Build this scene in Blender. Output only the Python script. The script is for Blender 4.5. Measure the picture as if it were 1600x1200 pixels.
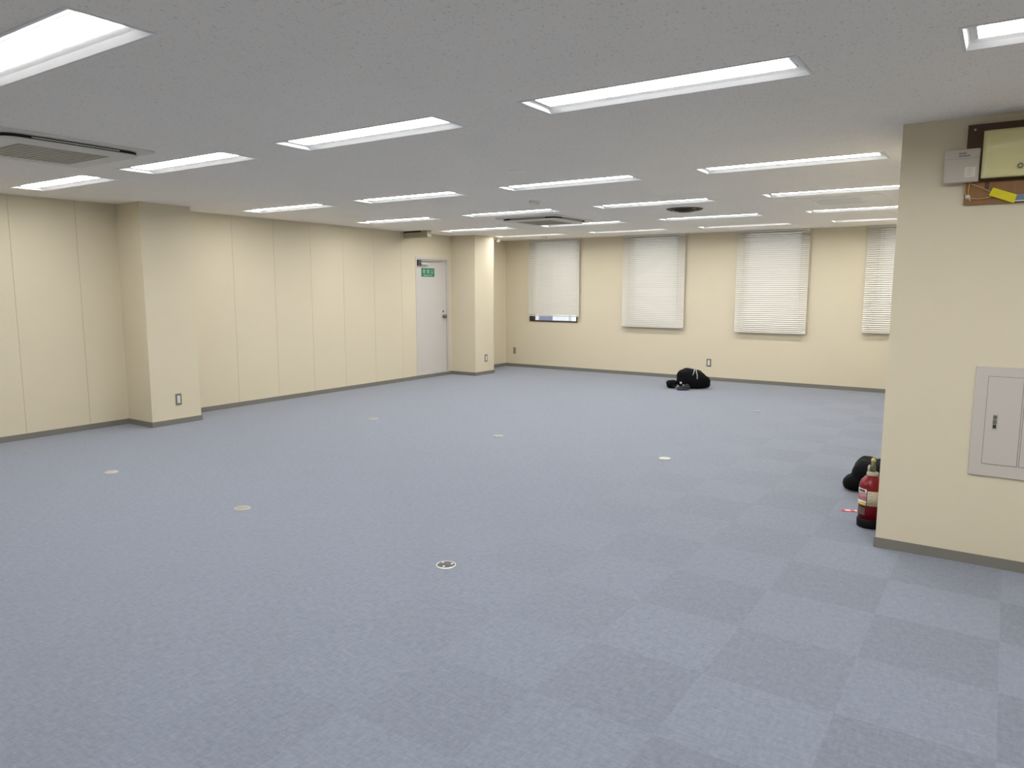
import bpy, bmesh, math, random
from mathutils import Vector, Matrix, noise

for o in list(bpy.data.objects):
    bpy.data.objects.remove(o, do_unlink=True)
C = bpy.context.scene.collection
scene = bpy.context.scene
PI = math.pi

# ------------------------------------------------------------------ camera
YAW, PITCH, ROLL = 0.59184, -0.13029, 0.00118
cam_d = bpy.data.cameras.new('camera')
cam_d.sensor_fit = 'HORIZONTAL'
cam_d.sensor_width = 36.0
cam_d.lens = 1144.58 / 1600 * 36.0
cam_d.clip_start = 0.05
cam = bpy.data.objects.new('camera', cam_d)
C.objects.link(cam)
fw = Vector((-math.sin(YAW) * math.cos(PITCH), math.cos(YAW) * math.cos(PITCH), math.sin(PITCH)))
rt = Vector((math.cos(YAW), math.sin(YAW), 0))
up = rt.cross(fw)
r2 = rt * math.cos(ROLL) + up * math.sin(ROLL)
u2 = -rt * math.sin(ROLL) + up * math.cos(ROLL)
M4 = Matrix((r2, u2, -fw)).transposed().to_4x4()
M4.translation = Vector((0, 0, 1.6))
cam.matrix_world = M4
scene.camera = cam

# ------------------------------------------------------------------ world, exposure
LAMP_STRENGTH = 29.0
SKY_STRENGTH = 2.1
world = bpy.data.worlds.new('overcast_sky')
scene.world = world
world.use_nodes = True
bg = world.node_tree.nodes['Background']
bg.inputs[0].default_value = (0.86, 0.94, 1.0, 1)
bg.inputs[1].default_value = SKY_STRENGTH
scene.view_settings.view_transform = 'Standard'
scene.view_settings.look = 'None'
scene.view_settings.gamma = 1.0
scene.view_settings.use_curve_mapping = False
scene.view_settings.exposure = 0.0

# room dimensions
H = 2.544
LX = -8.548          # left wall face
BY = 12.493          # back wall face
RX, RY = -0.577, 4.927   # corner of the partition block
XR = 4.6             # right wall (out of frame)
YN = -2.2            # wall behind the camera


# ------------------------------------------------------------------ materials
def mat(name, col, rough=0.6, metal=0.0, spec=0.4, bump=0.0, bscale=200.0, var=0.0, vscale=3.0):
    m = bpy.data.materials.new(name)
    m.use_nodes = True
    nt = m.node_tree
    b = nt.nodes['Principled BSDF']
    b.inputs['Base Color'].default_value = (*col, 1)
    b.inputs['Roughness'].default_value = rough
    b.inputs['Metallic'].default_value = metal
    b.inputs['Specular IOR Level'].default_value = spec
    tc = nt.nodes.new('ShaderNodeTexCoord')
    if var:
        n = nt.nodes.new('ShaderNodeTexNoise')
        n.inputs['Scale'].default_value = vscale
        n.inputs['Detail'].default_value = 4
        nt.links.new(tc.outputs['Object'], n.inputs['Vector'])
        r = nt.nodes.new('ShaderNodeMapRange')
        r.inputs['To Min'].default_value = 1 - var
        r.inputs['To Max'].default_value = 1 + var
        nt.links.new(n.outputs['Fac'], r.inputs['Value'])
        mx = nt.nodes.new('ShaderNodeMix')
        mx.data_type = 'RGBA'
        mx.blend_type = 'MULTIPLY'
        mx.inputs['Factor'].default_value = 1
        mx.inputs['A'].default_value = (*col, 1)
        nt.links.new(r.outputs['Result'], mx.inputs['B'])
        nt.links.new(mx.outputs['Result'], b.inputs['Base Color'])
    if bump:
        n2 = nt.nodes.new('ShaderNodeTexNoise')
        n2.inputs['Scale'].default_value = bscale
        n2.inputs['Detail'].default_value = 3
        nt.links.new(tc.outputs['Object'], n2.inputs['Vector'])
        bp = nt.nodes.new('ShaderNodeBump')
        bp.inputs['Strength'].default_value = bump
        bp.inputs['Distance'].default_value = 0.004
        nt.links.new(n2.outputs['Fac'], bp.inputs['Height'])
        nt.links.new(bp.outputs['Normal'], b.inputs['Normal'])
    return m


def emit_mat(name, col, strength):
    m = bpy.data.materials.new(name)
    m.use_nodes = True
    nt = m.node_tree
    b = nt.nodes['Principled BSDF']
    b.inputs['Base Color'].default_value = (*col, 1)
    b.inputs['Emission Color'].default_value = (*col, 1)
    b.inputs['Emission Strength'].default_value = strength
    return m


def carpet_material():
    m = bpy.data.materials.new('carpet_tiles')
    m.use_nodes = True
    nt = m.node_tree
    N, Lk = nt.nodes, nt.links
    b = N['Principled BSDF']
    b.inputs['Roughness'].default_value = 0.95
    b.inputs['Specular IOR Level'].default_value = 0.12
    b.inputs['Sheen Weight'].default_value = 0.40
    b.inputs['Sheen Roughness'].default_value = 0.5
    b.inputs['Sheen Tint'].default_value = (0.92, 0.94, 1.0, 1)
    tc = N.new('ShaderNodeTexCoord')

    def mapping(sc, loc=(0, 0, 0), rot=0):
        mp = N.new('ShaderNodeMapping')
        mp.inputs['Scale'].default_value = (sc if isinstance(sc, tuple) else (sc, sc, sc))
        mp.inputs['Location'].default_value = loc
        mp.inputs['Rotation'].default_value = (0, 0, rot)
        Lk.new(tc.outputs['Object'], mp.inputs['Vector'])
        return mp

    T = 0.5155
    mp = mapping(1 / T, (-0.0825 / T + 20, -4.905 / T + 40, 0.25))
    ck = N.new('ShaderNodeTexChecker')
    ck.inputs['Scale'].default_value = 1.0
    Lk.new(mp.outputs['Vector'], ck.inputs['Vector'])
    # per-tile random shade
    fl = N.new('ShaderNodeVectorMath')
    fl.operation = 'FLOOR'
    Lk.new(mp.outputs['Vector'], fl.inputs[0])
    wn = N.new('ShaderNodeTexWhiteNoise')
    wn.noise_dimensions = '2D'
    Lk.new(fl.outputs['Vector'], wn.inputs['Vector'])
    # view-dependent nap shading is painted into the colour, fading out to the left
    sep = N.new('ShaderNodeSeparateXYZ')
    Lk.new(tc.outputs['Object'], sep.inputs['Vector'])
    nap_fade = N.new('ShaderNodeMapRange')
    nap_fade.interpolation_type = 'SMOOTHSTEP'
    nap_fade.inputs['From Min'].default_value = -3.2
    nap_fade.inputs['From Max'].default_value = 0.0
    nap_fade.inputs['To Min'].default_value = 0.08
    nap_fade.inputs['To Max'].default_value = 1.0
    Lk.new(sep.outputs['X'], nap_fade.inputs['Value'])

    def math_(op, a, c):
        n = N.new('ShaderNodeMath')
        n.operation = op
        for i, v in enumerate((a, c)):
            if isinstance(v, (int, float)):
                n.inputs[i].default_value = v
            else:
                Lk.new(v, n.inputs[i])
        return n.outputs[0]
    tile = math_('MULTIPLY', math_('SUBTRACT', ck.outputs['Fac'], 0.5), 0.15)
    tile = math_('ADD', tile, math_('MULTIPLY', math_('SUBTRACT', wn.outputs['Value'], 0.5), 0.06))
    tile = math_('MULTIPLY', tile, nap_fade.outputs['Result'])
    # yarn flecks in two directions
    tot = tile
    for sc, amp, rot in (((60, 20, 60), 0.55, 0.5), ((20, 60, 60), 0.55, 0.3), ((190, 150, 150), 0.36, 0.1), ((7, 7, 7), 0.05, 0)):
        mpn = mapping(sc, (3, 7, 0), rot)
        n = N.new('ShaderNodeTexNoise')
        n.inputs['Scale'].default_value = 1.0
        n.inputs['Detail'].default_value = 3
        n.inputs['Roughness'].default_value = 0.65
        Lk.new(mpn.outputs['Vector'], n.inputs['Vector'])
        tot = math_('ADD', tot, math_('MULTIPLY', math_('SUBTRACT', n.outputs['Fac'], 0.5), amp))
    val = math_('ADD', tot, 1.0)
    mx = N.new('ShaderNodeMix')
    mx.data_type = 'RGBA'
    mx.blend_type = 'MULTIPLY'
    mx.inputs['Factor'].default_value = 1
    mx.inputs['A'].default_value = (*CARPET, 1)
    Lk.new(val, mx.inputs['B'])
    Lk.new(mx.outputs['Result'], b.inputs['Base Color'])
    nb = N.new('ShaderNodeTexNoise')
    nb.inputs['Scale'].default_value = 160
    nb.inputs['Detail'].default_value = 2
    Lk.new(tc.outputs['Object'], nb.inputs['Vector'])
    bp = N.new('ShaderNodeBump')
    bp.inputs['Strength'].default_value = 0.5
    bp.inputs['Distance'].default_value = 0.004
    Lk.new(nb.outputs['Fac'], bp.inputs['Height'])
    Lk.new(bp.outputs['Normal'], b.inputs['Normal'])
    return m


def ceiling_material():
    m = bpy.data.materials.new('mineral_ceiling_board')
    m.use_nodes = True
    nt = m.node_tree
    N, Lk = nt.nodes, nt.links
    b = N['Principled BSDF']
    b.inputs['Roughness'].default_value = 0.95
    b.inputs['Specular IOR Level'].default_value = 0.1
    tc = N.new('ShaderNodeTexCoord')
    mp = N.new('ShaderNodeMapping')
    mp.inputs['Scale'].default_value = (1.0, 0.6, 1.0)
    Lk.new(tc.outputs['Object'], mp.inputs['Vector'])
    n = N.new('ShaderNodeTexNoise')
    n.inputs['Scale'].default_value = 95
    n.inputs['Detail'].default_value = 3
    n.inputs['Roughness'].default_value = 0.6
    Lk.new(mp.outputs['Vector'], n.inputs['Vector'])
    r = N.new('ShaderNodeMapRange')
    r.inputs['From Min'].default_value = 0.30
    r.inputs['From Max'].default_value = 0.40
    r.inputs['To Min'].default_value = 0.72
    r.inputs['To Max'].default_value = 1.0
    Lk.new(n.outputs['Fac'], r.inputs['Value'])
    n2 = N.new('ShaderNodeTexNoise')
    n2.inputs['Scale'].default_value = 1.2
    Lk.new(tc.outputs['Object'], n2.inputs['Vector'])
    r2_ = N.new('ShaderNodeMapRange')
    r2_.inputs['To Min'].default_value = 0.97
    r2_.inputs['To Max'].default_value = 1.03
    Lk.new(n2.outputs['Fac'], r2_.inputs['Value'])
    mu = N.new('ShaderNodeMath')
    mu.operation = 'MULTIPLY'
    Lk.new(r.outputs['Result'], mu.inputs[0])
    Lk.new(r2_.outputs['Result'], mu.inputs[1])
    mx = N.new('ShaderNodeMix')
    mx.data_type = 'RGBA'
    mx.blend_type = 'MULTIPLY'
    mx.inputs['Factor'].default_value = 1
    mx.inputs['A'].default_value = (*CEIL, 1)
    Lk.new(mu.outputs[0], mx.inputs['B'])
    Lk.new(mx.outputs['Result'], b.inputs['Base Color'])
    return m


def slat_material():
    m = bpy.data.materials.new('blind_slat')
    m.use_nodes = True
    nt = m.node_tree
    N, Lk = nt.nodes, nt.links
    b = N['Principled BSDF']
    b.inputs['Base Color'].default_value = (0.90, 0.87, 0.79, 1)
    b.inputs['Roughness'].default_value = 0.45
    tr = N.new('ShaderNodeBsdfTranslucent')
    tr.inputs['Color'].default_value = (0.85, 0.80, 0.68, 1)
    ms = N.new('ShaderNodeMixShader')
    ms.inputs[0].default_value = 0.22
    Lk.new(b.outputs[0], ms.inputs[1])
    Lk.new(tr.outputs[0], ms.inputs[2])
    Lk.new(ms.outputs[0], N['Material Output'].inputs['Surface'])
    return m


def glass_material():
    m = bpy.data.materials.new('window_glass')
    m.use_nodes = True
    nt = m.node_tree
    N, Lk = nt.nodes, nt.links
    g = N.new('ShaderNodeBsdfGlossy')
    g.inputs['Roughness'].default_value = 0.02
    t = N.new('ShaderNodeBsdfTransparent')
    t.inputs['Color'].default_value = (0.93, 0.96, 0.96, 1)
    fr = N.new('ShaderNodeFresnel')
    fr.inputs['IOR'].default_value = 1.45
    ms = N.new('ShaderNodeMixShader')
    Lk.new(fr.outputs[0], ms.inputs[0])
    Lk.new(t.outputs[0], ms.inputs[1])
    Lk.new(g.outputs[0], ms.inputs[2])
    Lk.new(ms.outputs[0], N['Material Output'].inputs['Surface'])
    return m


def wood_material(name, c1, c2, scale=6.0):
    m = bpy.data.materials.new(name)
    m.use_nodes = True
    nt = m.node_tree
    N, Lk = nt.nodes, nt.links
    b = N['Principled BSDF']
    b.inputs['Roughness'].default_value = 0.5
    tc = N.new('ShaderNodeTexCoord')
    mp = N.new('ShaderNodeMapping')
    mp.inputs['Scale'].default_value = (scale * 6, scale * 6, scale * 0.5)
    Lk.new(tc.outputs['Object'], mp.inputs['Vector'])
    n = N.new('ShaderNodeTexNoise')
    n.inputs['Scale'].default_value = 1
    n.inputs['Detail'].default_value = 5
    Lk.new(mp.outputs['Vector'], n.inputs['Vector'])
    mx = N.new('ShaderNodeMix')
    mx.data_type = 'RGBA'
    mx.inputs['A'].default_value = (*c1, 1)
    mx.inputs['B'].default_value = (*c2, 1)
    Lk.new(n.outputs['Fac'], mx.inputs['Factor'])
    Lk.new(mx.outputs['Result'], b.inputs['Base Color'])
    return m


CARPET = (0.180, 0.202, 0.250)
CEIL = (0.97, 0.915, 0.83)
WALL = (0.697, 0.623, 0.463)
M = {
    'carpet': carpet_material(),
    'ceiling': ceiling_material(),
    'wall': mat('cream_wallpaper', WALL, 0.75, spec=0.25, bump=0.08, bscale=260, var=0.02, vscale=2.5),
    'groove': mat('panel_joint', (0.60, 0.53, 0.40), 0.8),
    'base': mat('grey_vinyl_baseboard', (0.20, 0.19, 0.165), 0.5, var=0.08, vscale=6),
    'door': mat('door_paint', (0.60, 0.565, 0.52), 0.45, var=0.02, vscale=3),
    'doorframe': mat('door_frame_paint', (0.60, 0.565, 0.515), 0.45),
    'steel': mat('brushed_steel', (0.55, 0.54, 0.52), 0.3, 1.0),
    'knob': mat('knob_metal', (0.20, 0.185, 0.16), 0.3, 0.8),
    'darkmetal': mat('dark_metal', (0.10, 0.095, 0.09), 0.4, 0.6),
    'silver': mat('silver_paint', (0.60, 0.60, 0.58), 0.35, 0.3),
    'housing': mat('lamp_reflector', (0.84, 0.83, 0.81), 0.5),
    'lamp': emit_mat('lamp_diffuser', (1.0, 1.0, 1.0), LAMP_STRENGTH),
    'acwhite': mat('unit_panel', (0.76, 0.73, 0.65), 0.5),
    'acgrille': mat('unit_grille', (0.48, 0.455, 0.36), 0.6, bump=0.3, bscale=300),
    'black_slot': mat('air_slot_black', (0.02, 0.018, 0.015), 0.7),
    'beige_unit': mat('beige_unit', (0.40, 0.37, 0.24), 0.55),
    'slat': slat_material(),
    'rail': mat('blind_rail', (0.74, 0.72, 0.66), 0.4),
    'cordw': mat('blind_cord', (0.75, 0.73, 0.66), 0.8),
    'glass': glass_material(),
    'brownframe': mat('bronze_window_frame', (0.075, 0.045, 0.03), 0.4, 0.4),
    'green': mat('sign_green', (0.025, 0.20, 0.10), 0.4),
    'signtext': mat('sign_lettering', (0.55, 0.68, 0.58), 0.5),
    'plate': mat('outlet_plate_brown', (0.20, 0.175, 0.14), 0.45),
    'plate2': mat('outlet_plate_tan', (0.30, 0.25, 0.16), 0.5),
    'socket': mat('socket_white', (0.70, 0.69, 0.68), 0.4),
    'hole': mat('socket_hole', (0.02, 0.02, 0.02), 0.6),
    'lid_dark': mat('floor_lid_dark', (0.10, 0.10, 0.095), 0.5, 0.2, var=0.3, vscale=60),
    'lid_light': mat('floor_lid_light', (0.36, 0.34, 0.29), 0.5, 0.1, var=0.1, vscale=40),
    'lid_ring': mat('floor_lid_ring', (0.88, 0.88, 0.85), 0.3, 0.6),
    'lid_rim': mat('floor_lid_rim', (0.50, 0.48, 0.43), 0.4, 0.2),
    'lid_white': mat('floor_lid_white', (0.55, 0.55, 0.52), 0.5),
    'bag': mat('black_nylon', (0.005, 0.005, 0.006), 0.8, spec=0.12, bump=0.3, bscale=90, var=0.3, vscale=15),
    'strap': mat('pale_strap', (0.45, 0.45, 0.46), 0.7),
    'buckle': mat('buckle', (0.62, 0.62, 0.60), 0.4, 0.5),
    'darkgrey': mat('dark_grey_cloth', (0.035, 0.035, 0.038), 0.8, spec=0.15, bump=0.3, bscale=90),
    'navy': mat('navy_rim', (0.02, 0.025, 0.05), 0.6),
    'red': mat('extinguisher_red', (0.21, 0.006, 0.011), 0.28, var=0.05, vscale=8),
    'blackrub': mat('black_base', (0.006, 0.0065, 0.0065), 0.6, spec=0.2),
    'collar': mat('cream_plastic', (0.50, 0.47, 0.36), 0.45),
    'valve': mat('valve_olive', (0.16, 0.16, 0.11), 0.4, 0.4),
    'yellowpin': mat('yellow_pin', (0.62, 0.55, 0.15), 0.5),
    'label_cream': mat('label_cream', (0.62, 0.56, 0.42), 0.5, var=0.06, vscale=40),
    'label_pink': mat('label_pink', (0.55, 0.25, 0.25), 0.5, var=0.15, vscale=30),
    'label_white': mat('label_white', (0.72, 0.68, 0.64), 0.5),
    'label_yellow': mat('label_yellow', (0.66, 0.50, 0.05), 0.5),
    'ink': mat('printed_ink', (0.03, 0.028, 0.03), 0.6),
    'ink_grey': mat('printed_ink_grey', (0.16, 0.15, 0.14), 0.6),
    'tagred': mat('tag_red', (0.60, 0.03, 0.07), 0.4),
    'tagwhite': mat('tag_white', (0.8, 0.72, 0.72), 0.4),
    'panelgrey': mat('panel_paint', (0.55, 0.51, 0.455), 0.5, var=0.015, vscale=3),
    'seam': mat('door_seam', (0.22, 0.19, 0.17), 0.7),
    'latch': mat('latch_plate', (0.20, 0.19, 0.14), 0.35, 0.5),
    'latchpale': mat('latch_frame', (0.52, 0.49, 0.42), 0.4),
    'wooddark': wood_material('board_dark_wood', (0.06, 0.026, 0.011), (0.10, 0.045, 0.02)),
    'woodlight': wood_material('board_light_wood', (0.20, 0.09, 0.022), (0.32, 0.15, 0.04)),
    'meter': mat('meter_box_paint', (0.72, 0.66, 0.33), 0.2, spec=0.8, var=0.02, vscale=6),
    'router': mat('grey_plastic', (0.54, 0.485, 0.41), 0.45),
    'sticker': mat('sticker', (0.72, 0.67, 0.56), 0.5),
    'string': mat('string', (0.62, 0.40, 0.17), 0.8),
    'hookw': mat('hook_white', (0.74, 0.76, 0.62), 0.4),
    'tagyellow': mat('tag_yellow', (0.72, 0.62, 0.0), 0.5, var=0.1, vscale=30),
    'tagblue': mat('tag_blue', (0.16, 0.20, 0.30), 0.5),
    'brownvent': mat('vent_brown', (0.07, 0.052, 0.04), 0.5),
    'ventpale': mat('vent_pale', (0.45, 0.43, 0.40), 0.5),
    'detector': mat('detector_plastic', (0.84, 0.80, 0.70), 0.5),
    'flushplate': mat('flush_plate', (0.95, 0.94, 0.90), 0.6),
    'flushunit': mat('flush_unit', (0.92, 0.89, 0.82), 0.8),
    'flushgrille': mat('flush_grille', (0.82, 0.80, 0.72), 0.8),
    'whitedome': mat('white_dome', (0.92, 0.92, 0.90), 0.3),
    'ext_wall': mat('far_facade', (0.55, 0.52, 0.55), 0.8, var=0.05, vscale=1),
    'ext_dark': mat('far_shutter', (0.16, 0.14, 0.20), 0.6),
    'ext_pink': mat('far_panel', (0.62, 0.55, 0.58), 0.7),
    'ext_win': mat('far_window', (0.72, 0.86, 0.88), 0.15),
    'concrete': mat('outer_ground', (0.3, 0.3, 0.3), 0.9),
}


# ------------------------------------------------------------------ mesh helpers
def new_bm():
    return bmesh.new()


def add_box(bm, x0, x1, y0, y1, z0, z1, bev=0.0):
    if bev:
        t = bmesh.new()
        bmesh.ops.create_cube(t, size=1)
        for v in t.verts:
            v.co = Vector(((x0 + x1) / 2 + v.co.x * (x1 - x0), (y0 + y1) / 2 + v.co.y * (y1 - y0), (z0 + z1) / 2 + v.co.z * (z1 - z0)))
        bmesh.ops.bevel(t, geom=list(t.edges), offset=bev, segments=2, affect='EDGES', profile=0.5)
        merge(bm, t)
        return
    vs = [bm.verts.new((x, y, z)) for z in (z0, z1) for y in (y0, y1) for x in (x0, x1)]
    for f in ((0, 2, 3, 1), (4, 5, 7, 6), (0, 1, 5, 4), (2, 6, 7, 3), (0, 4, 6, 2), (1, 3, 7, 5)):
        bm.faces.new([vs[i] for i in f])


def merge(bm, t):
    mp = {}
    for v in t.verts:
        mp[v] = bm.verts.new(v.co)
    for f in t.faces:
        try:
            nf = bm.faces.new([mp[v] for v in f.verts])
            nf.smooth = f.smooth
        except ValueError:
            pass
    t.free()


def add_lathe(bm, prof, seg=32, axis='z', origin=(0, 0, 0), smooth=True, a0=0.0, a1=2 * PI, cap=True):
    """prof: list of (radius, height); full turn closes, else an open shell."""
    full = abs(a1 - a0 - 2 * PI) < 1e-6
    n = seg if full else seg + 1
    O = Vector(origin)
    rings = []
    for r, h in prof:
        ring = []
        for i in range(n):
            a = a0 + (a1 - a0) * i / seg
            p = Vector((r * math.cos(a), r * math.sin(a), h))
            if axis == 'x':
                p = Vector((p.z, p.x, p.y))
            elif axis == 'y':
                p = Vector((p.x, p.z, p.y))
            ring.append(bm.verts.new(O + p))
        rings.append(ring)
    for a, b_ in zip(rings, rings[1:]):
        for i in range(seg):
            j = (i + 1) % n
            f = bm.faces.new((a[i], a[j], b_[j], b_[i]))
            f.smooth = smooth
    if full and cap:
        if prof[0][0] > 1e-6:
            bm.faces.new(list(reversed(rings[0])))
        if prof[-1][0] > 1e-6:
            bm.faces.new(rings[-1])


def add_tube(bm, pts, r=0.005, seg=8):
    pts = [Vector(p) for p in pts]
    rings = []
    for i, p in enumerate(pts):
        d = (pts[min(i + 1, len(pts) - 1)] - pts[max(i - 1, 0)]).normalized()
        ref = Vector((0, 0, 1)) if abs(d.z) < 0.9 else Vector((1, 0, 0))
        u = d.cross(ref).normalized()
        v = d.cross(u)
        rings.append([bm.verts.new(p + u * (r * math.cos(2 * PI * k / seg)) + v * (r * math.sin(2 * PI * k / seg))) for k in range(seg)])
    for a, b_ in zip(rings, rings[1:]):
        for k in range(seg):
            f = bm.faces.new((a[k], a[(k + 1) % seg], b_[(k + 1) % seg], b_[k]))
            f.smooth = True
    bm.faces.new(list(reversed(rings[0])))
    bm.faces.new(rings[-1])


def rr_outline(hx, hy, rad, n=8):
    out = []
    for cx, cy, a in ((hx - rad, hy - rad, 0), (-hx + rad, hy - rad, PI / 2), (-hx + rad, -hy + rad, PI), (hx - rad, -hy + rad, 3 * PI / 2)):
        for i in range(n + 1):
            t = a + PI / 2 * i / n
            out.append((cx + rad * math.cos(t), cy + rad * math.sin(t)))
    return out


def add_stack(bm, loops, cap0=True, cap1=True, smooth=False):
    """loops: list of lists of 3D points with the same count."""
    rings = [[bm.verts.new(p) for p in lp] for lp in loops]
    n = len(rings[0])
    for a, b_ in zip(rings, rings[1:]):
        for i in range(n):
            f = bm.faces.new((a[i], a[(i + 1) % n], b_[(i + 1) % n], b_[i]))
            f.smooth = smooth
    if cap0:
        bm.faces.new(list(reversed(rings[0])))
    if cap1:
        bm.faces.new(rings[-1])


def obj(name, bm, m, parent=None, loc=None, fix=True):
    if fix:
        bmesh.ops.recalc_face_normals(bm, faces=list(bm.faces))
    me = bpy.data.meshes.new(name)
    bm.to_mesh(me)
    bm.free()
    me.materials.append(m)
    o = bpy.data.objects.new(name, me)
    C.objects.link(o)
    if parent is not None:
        o.parent = parent
    if loc:
        o.location = loc
    return o


def tag(o, label, cat, group=None):
    o['label'] = label
    o['category'] = cat
    if group:
        o['group'] = group
    return o


def thing(name, label, cat, loc=(0, 0, 0), rotz=0, group=None):
    o = bpy.data.objects.new(name, None)
    o.empty_display_size = 0.05
    C.objects.link(o)
    o.location = loc
    o.rotation_euler = (0, 0, rotz)
    return tag(o, label, cat, group)


def struct(o):
    o['kind'] = 'structure'
    return o


def box_obj(name, dims, m, parent=None, bev=0.0, fix=True):
    bm = new_bm()
    add_box(bm, *dims, bev=bev)
    return obj(name, bm, m, parent)


def dup(root, loc, label, group=None):
    r = root.copy()
    C.objects.link(r)
    r.location = loc
    r['label'] = label
    if group:
        r['group'] = group
    for ch in list(root.children):
        c = ch.copy()
        C.objects.link(c)
        c.parent = r
        for g in list(ch.children):
            d = g.copy()
            C.objects.link(d)
            d.parent = c
    return r


def text_obj(name, body, size, m, parent, loc, rot, align='CENTER', depth=0.0006, sx=1.0):
    cu = bpy.data.curves.new(name, 'FONT')
    cu.body = body
    cu.size = size
    cu.align_x = align
    cu.align_y = 'CENTER'
    cu.extrude = depth
    t = bpy.data.objects.new(name + '_tmp', cu)
    C.objects.link(t)
    bpy.context.view_layer.update()
    me = bpy.data.meshes.new_from_object(t.evaluated_get(bpy.context.evaluated_depsgraph_get()))
    bpy.data.objects.remove(t, do_unlink=True)
    bpy.data.curves.remove(cu)
    me.name = name
    me.materials.clear()
    me.materials.append(m)
    o = bpy.data.objects.new(name, me)
    C.objects.link(o)
    o.parent = parent
    o.location = loc
    o.rotation_euler = rot
    o.scale = (sx, 1, 1)
    return o


# ------------------------------------------------------------------ the shell
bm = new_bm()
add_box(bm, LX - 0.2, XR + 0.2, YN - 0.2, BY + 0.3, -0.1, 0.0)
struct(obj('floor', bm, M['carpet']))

# lights: columns D C B A E, rows counted away from the camera
LW, LD = 1.344, 0.305
COLX = [-7.937 + 1.9313 * i for i in range(6)]  # last column is out of view, added for brightness
ROWY = [1.345, 3.262, 5.812, 7.732, 9.660, 11.219, -0.58]  # last row, unseen behind the camera, is added to brighten the room
lights = []
for r, y in enumerate(ROWY):
    for c, x in enumerate(COLX):
        if (c >= 4 and 1 < r < 6) or (r == 6 and c < 3):
            continue
        lights.append((c, r, x, y))

xs = sorted({LX - 0.1, XR + 0.1} | {round(v, 4) for x in COLX for v in (x, x + LW)})
ys = sorted({YN - 0.1, BY + 0.1} | {round(v, 4) for y in ROWY for v in (y, y + LD)})
holes = {(round(x, 4), round(y, 4)) for _, _, x, y in lights}
bm = new_bm()
gv = {}


def gvert(i, j, k):
    if (i, j, k) not in gv:
        gv[(i, j, k)] = bm.verts.new((xs[i], ys[j], H + 0.02 * k))
    return gv[(i, j, k)]


solid = {(i, j) for i in range(len(xs) - 1) for j in range(len(ys) - 1) if (xs[i], ys[j]) not in holes}
for i, j in solid:
    bm.faces.new((gvert(i, j, 0), gvert(i, j + 1, 0), gvert(i + 1, j + 1, 0), gvert(i + 1, j, 0)))
    bm.faces.new((gvert(i, j, 1), gvert(i + 1, j, 1), gvert(i + 1, j + 1, 1), gvert(i, j + 1, 1)))
    for (di, dj, a, b_) in ((-1, 0, (0, 0), (0, 1)), (1, 0, (1, 1), (1, 0)), (0, -1, (1, 0), (0, 0)), (0, 1, (0, 1), (1, 1))):
        if (i + di, j + dj) not in solid:
            pa, pb = (i + a[0], j + a[1]), (i + b_[0], j + b_[1])
            bm.faces.new((gvert(*pa, 0), gvert(*pb, 0), gvert(*pb, 1), gvert(*pa, 1)))
struct(obj('ceiling', bm, M['ceiling']))

# left wall: boards with fine open joints, a door opening
DY0, DY1, DZ0, DZ1 = 9.715, 10.63, 0.062, 2.137
seams = [YN, -1.77, -1.115, -0.46, 0.195, 0.85, 1.505, 2.16, 2.815, 3.473, 4.131, 4.76, 5.43, 6.091, 6.753, 7.407, 8.04, 8.708, 9.355]
bm = new_bm()
g = 0.0016
for a, b_ in zip(seams, seams[1:]):
    add_box(bm, LX - 0.006, LX, a + g, b_ - g, 0, H)
add_box(bm, LX - 0.006, LX, 9.355 + g, DY0, 0, H)
add_box(bm, LX - 0.006, LX, DY0, DY1, 0, DZ0)
add_box(bm, LX - 0.006, LX, DY0, DY1, DZ1, H)
add_box(bm, LX - 0.006, LX, DY1, BY, 0, H)
wl = struct(obj('wall_left', bm, M['wall']))
bm = new_bm()
add_box(bm, LX - 0.16, LX - 0.006, YN, DY0, 0, H)
add_box(bm, LX - 0.16, LX - 0.006, DY1, BY + 0.2, 0, H)
add_box(bm, LX - 0.16, LX - 0.006, DY0, DY1, DZ1, H)
add_box(bm, LX - 0.16, LX - 0.006, DY0, DY1, 0, DZ0)
obj('joint_backing', bm, M['groove'], wl)
# columns on the left wall
COLS = [(-8.05, 4.575, 5.192), (-8.0, 10.70, 11.283)]
for cx, y0, y1 in COLS:
    bm = new_bm()
    add_box(bm, LX - 0.005, cx, y0, y1, 0, H)
    struct(obj('wall_column', bm, M['wall']))

# back wall with four window openings
BF = BY - 0.055   # plane of the blinds


def onblind(x, z):
    k = BF / BY
    return x * k, 1.6 + (z - 1.6) * k


WINS = []   # blind x0,x1, bottom z ; opening x0,x1,z0,z1
for bx0, bx1, bz, ox0, ox1, oz0 in ((-8.0, -6.848, 1.045, -7.965, -6.876, 0.937),
                                    (-5.934, -4.744, 0.893, -5.83, -4.86, 0.98),
                                    (-3.836, -2.680, 0.861, -3.74, -2.78, 0.96),
                                    (-1.848, -0.70, 0.916, -1.70, -0.80, 0.96)):
    a, z = onblind(bx0, bz)
    b_, _ = onblind(bx1, bz)
    WINS.append((a, b_, z, ox0, ox1, oz0, 2.524))
cx = sorted({LX - 0.1, RX + 0.05} | {v for w in WINS for v in (w[3], w[4])})
bm = new_bm()
for a, b_ in zip(cx, cx[1:]):
    w = [w for w in WINS if abs(w[3] - a) < 1e-6]
    if w:
        add_box(bm, a, b_, BY, BY + 0.22, 0, w[0][5])
        add_box(bm, a, b_, BY, BY + 0.22, w[0][6], H)
    else:
        add_box(bm, a, b_, BY, BY + 0.22, 0, H)
struct(obj('wall_back', bm, M['wall']))

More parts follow.
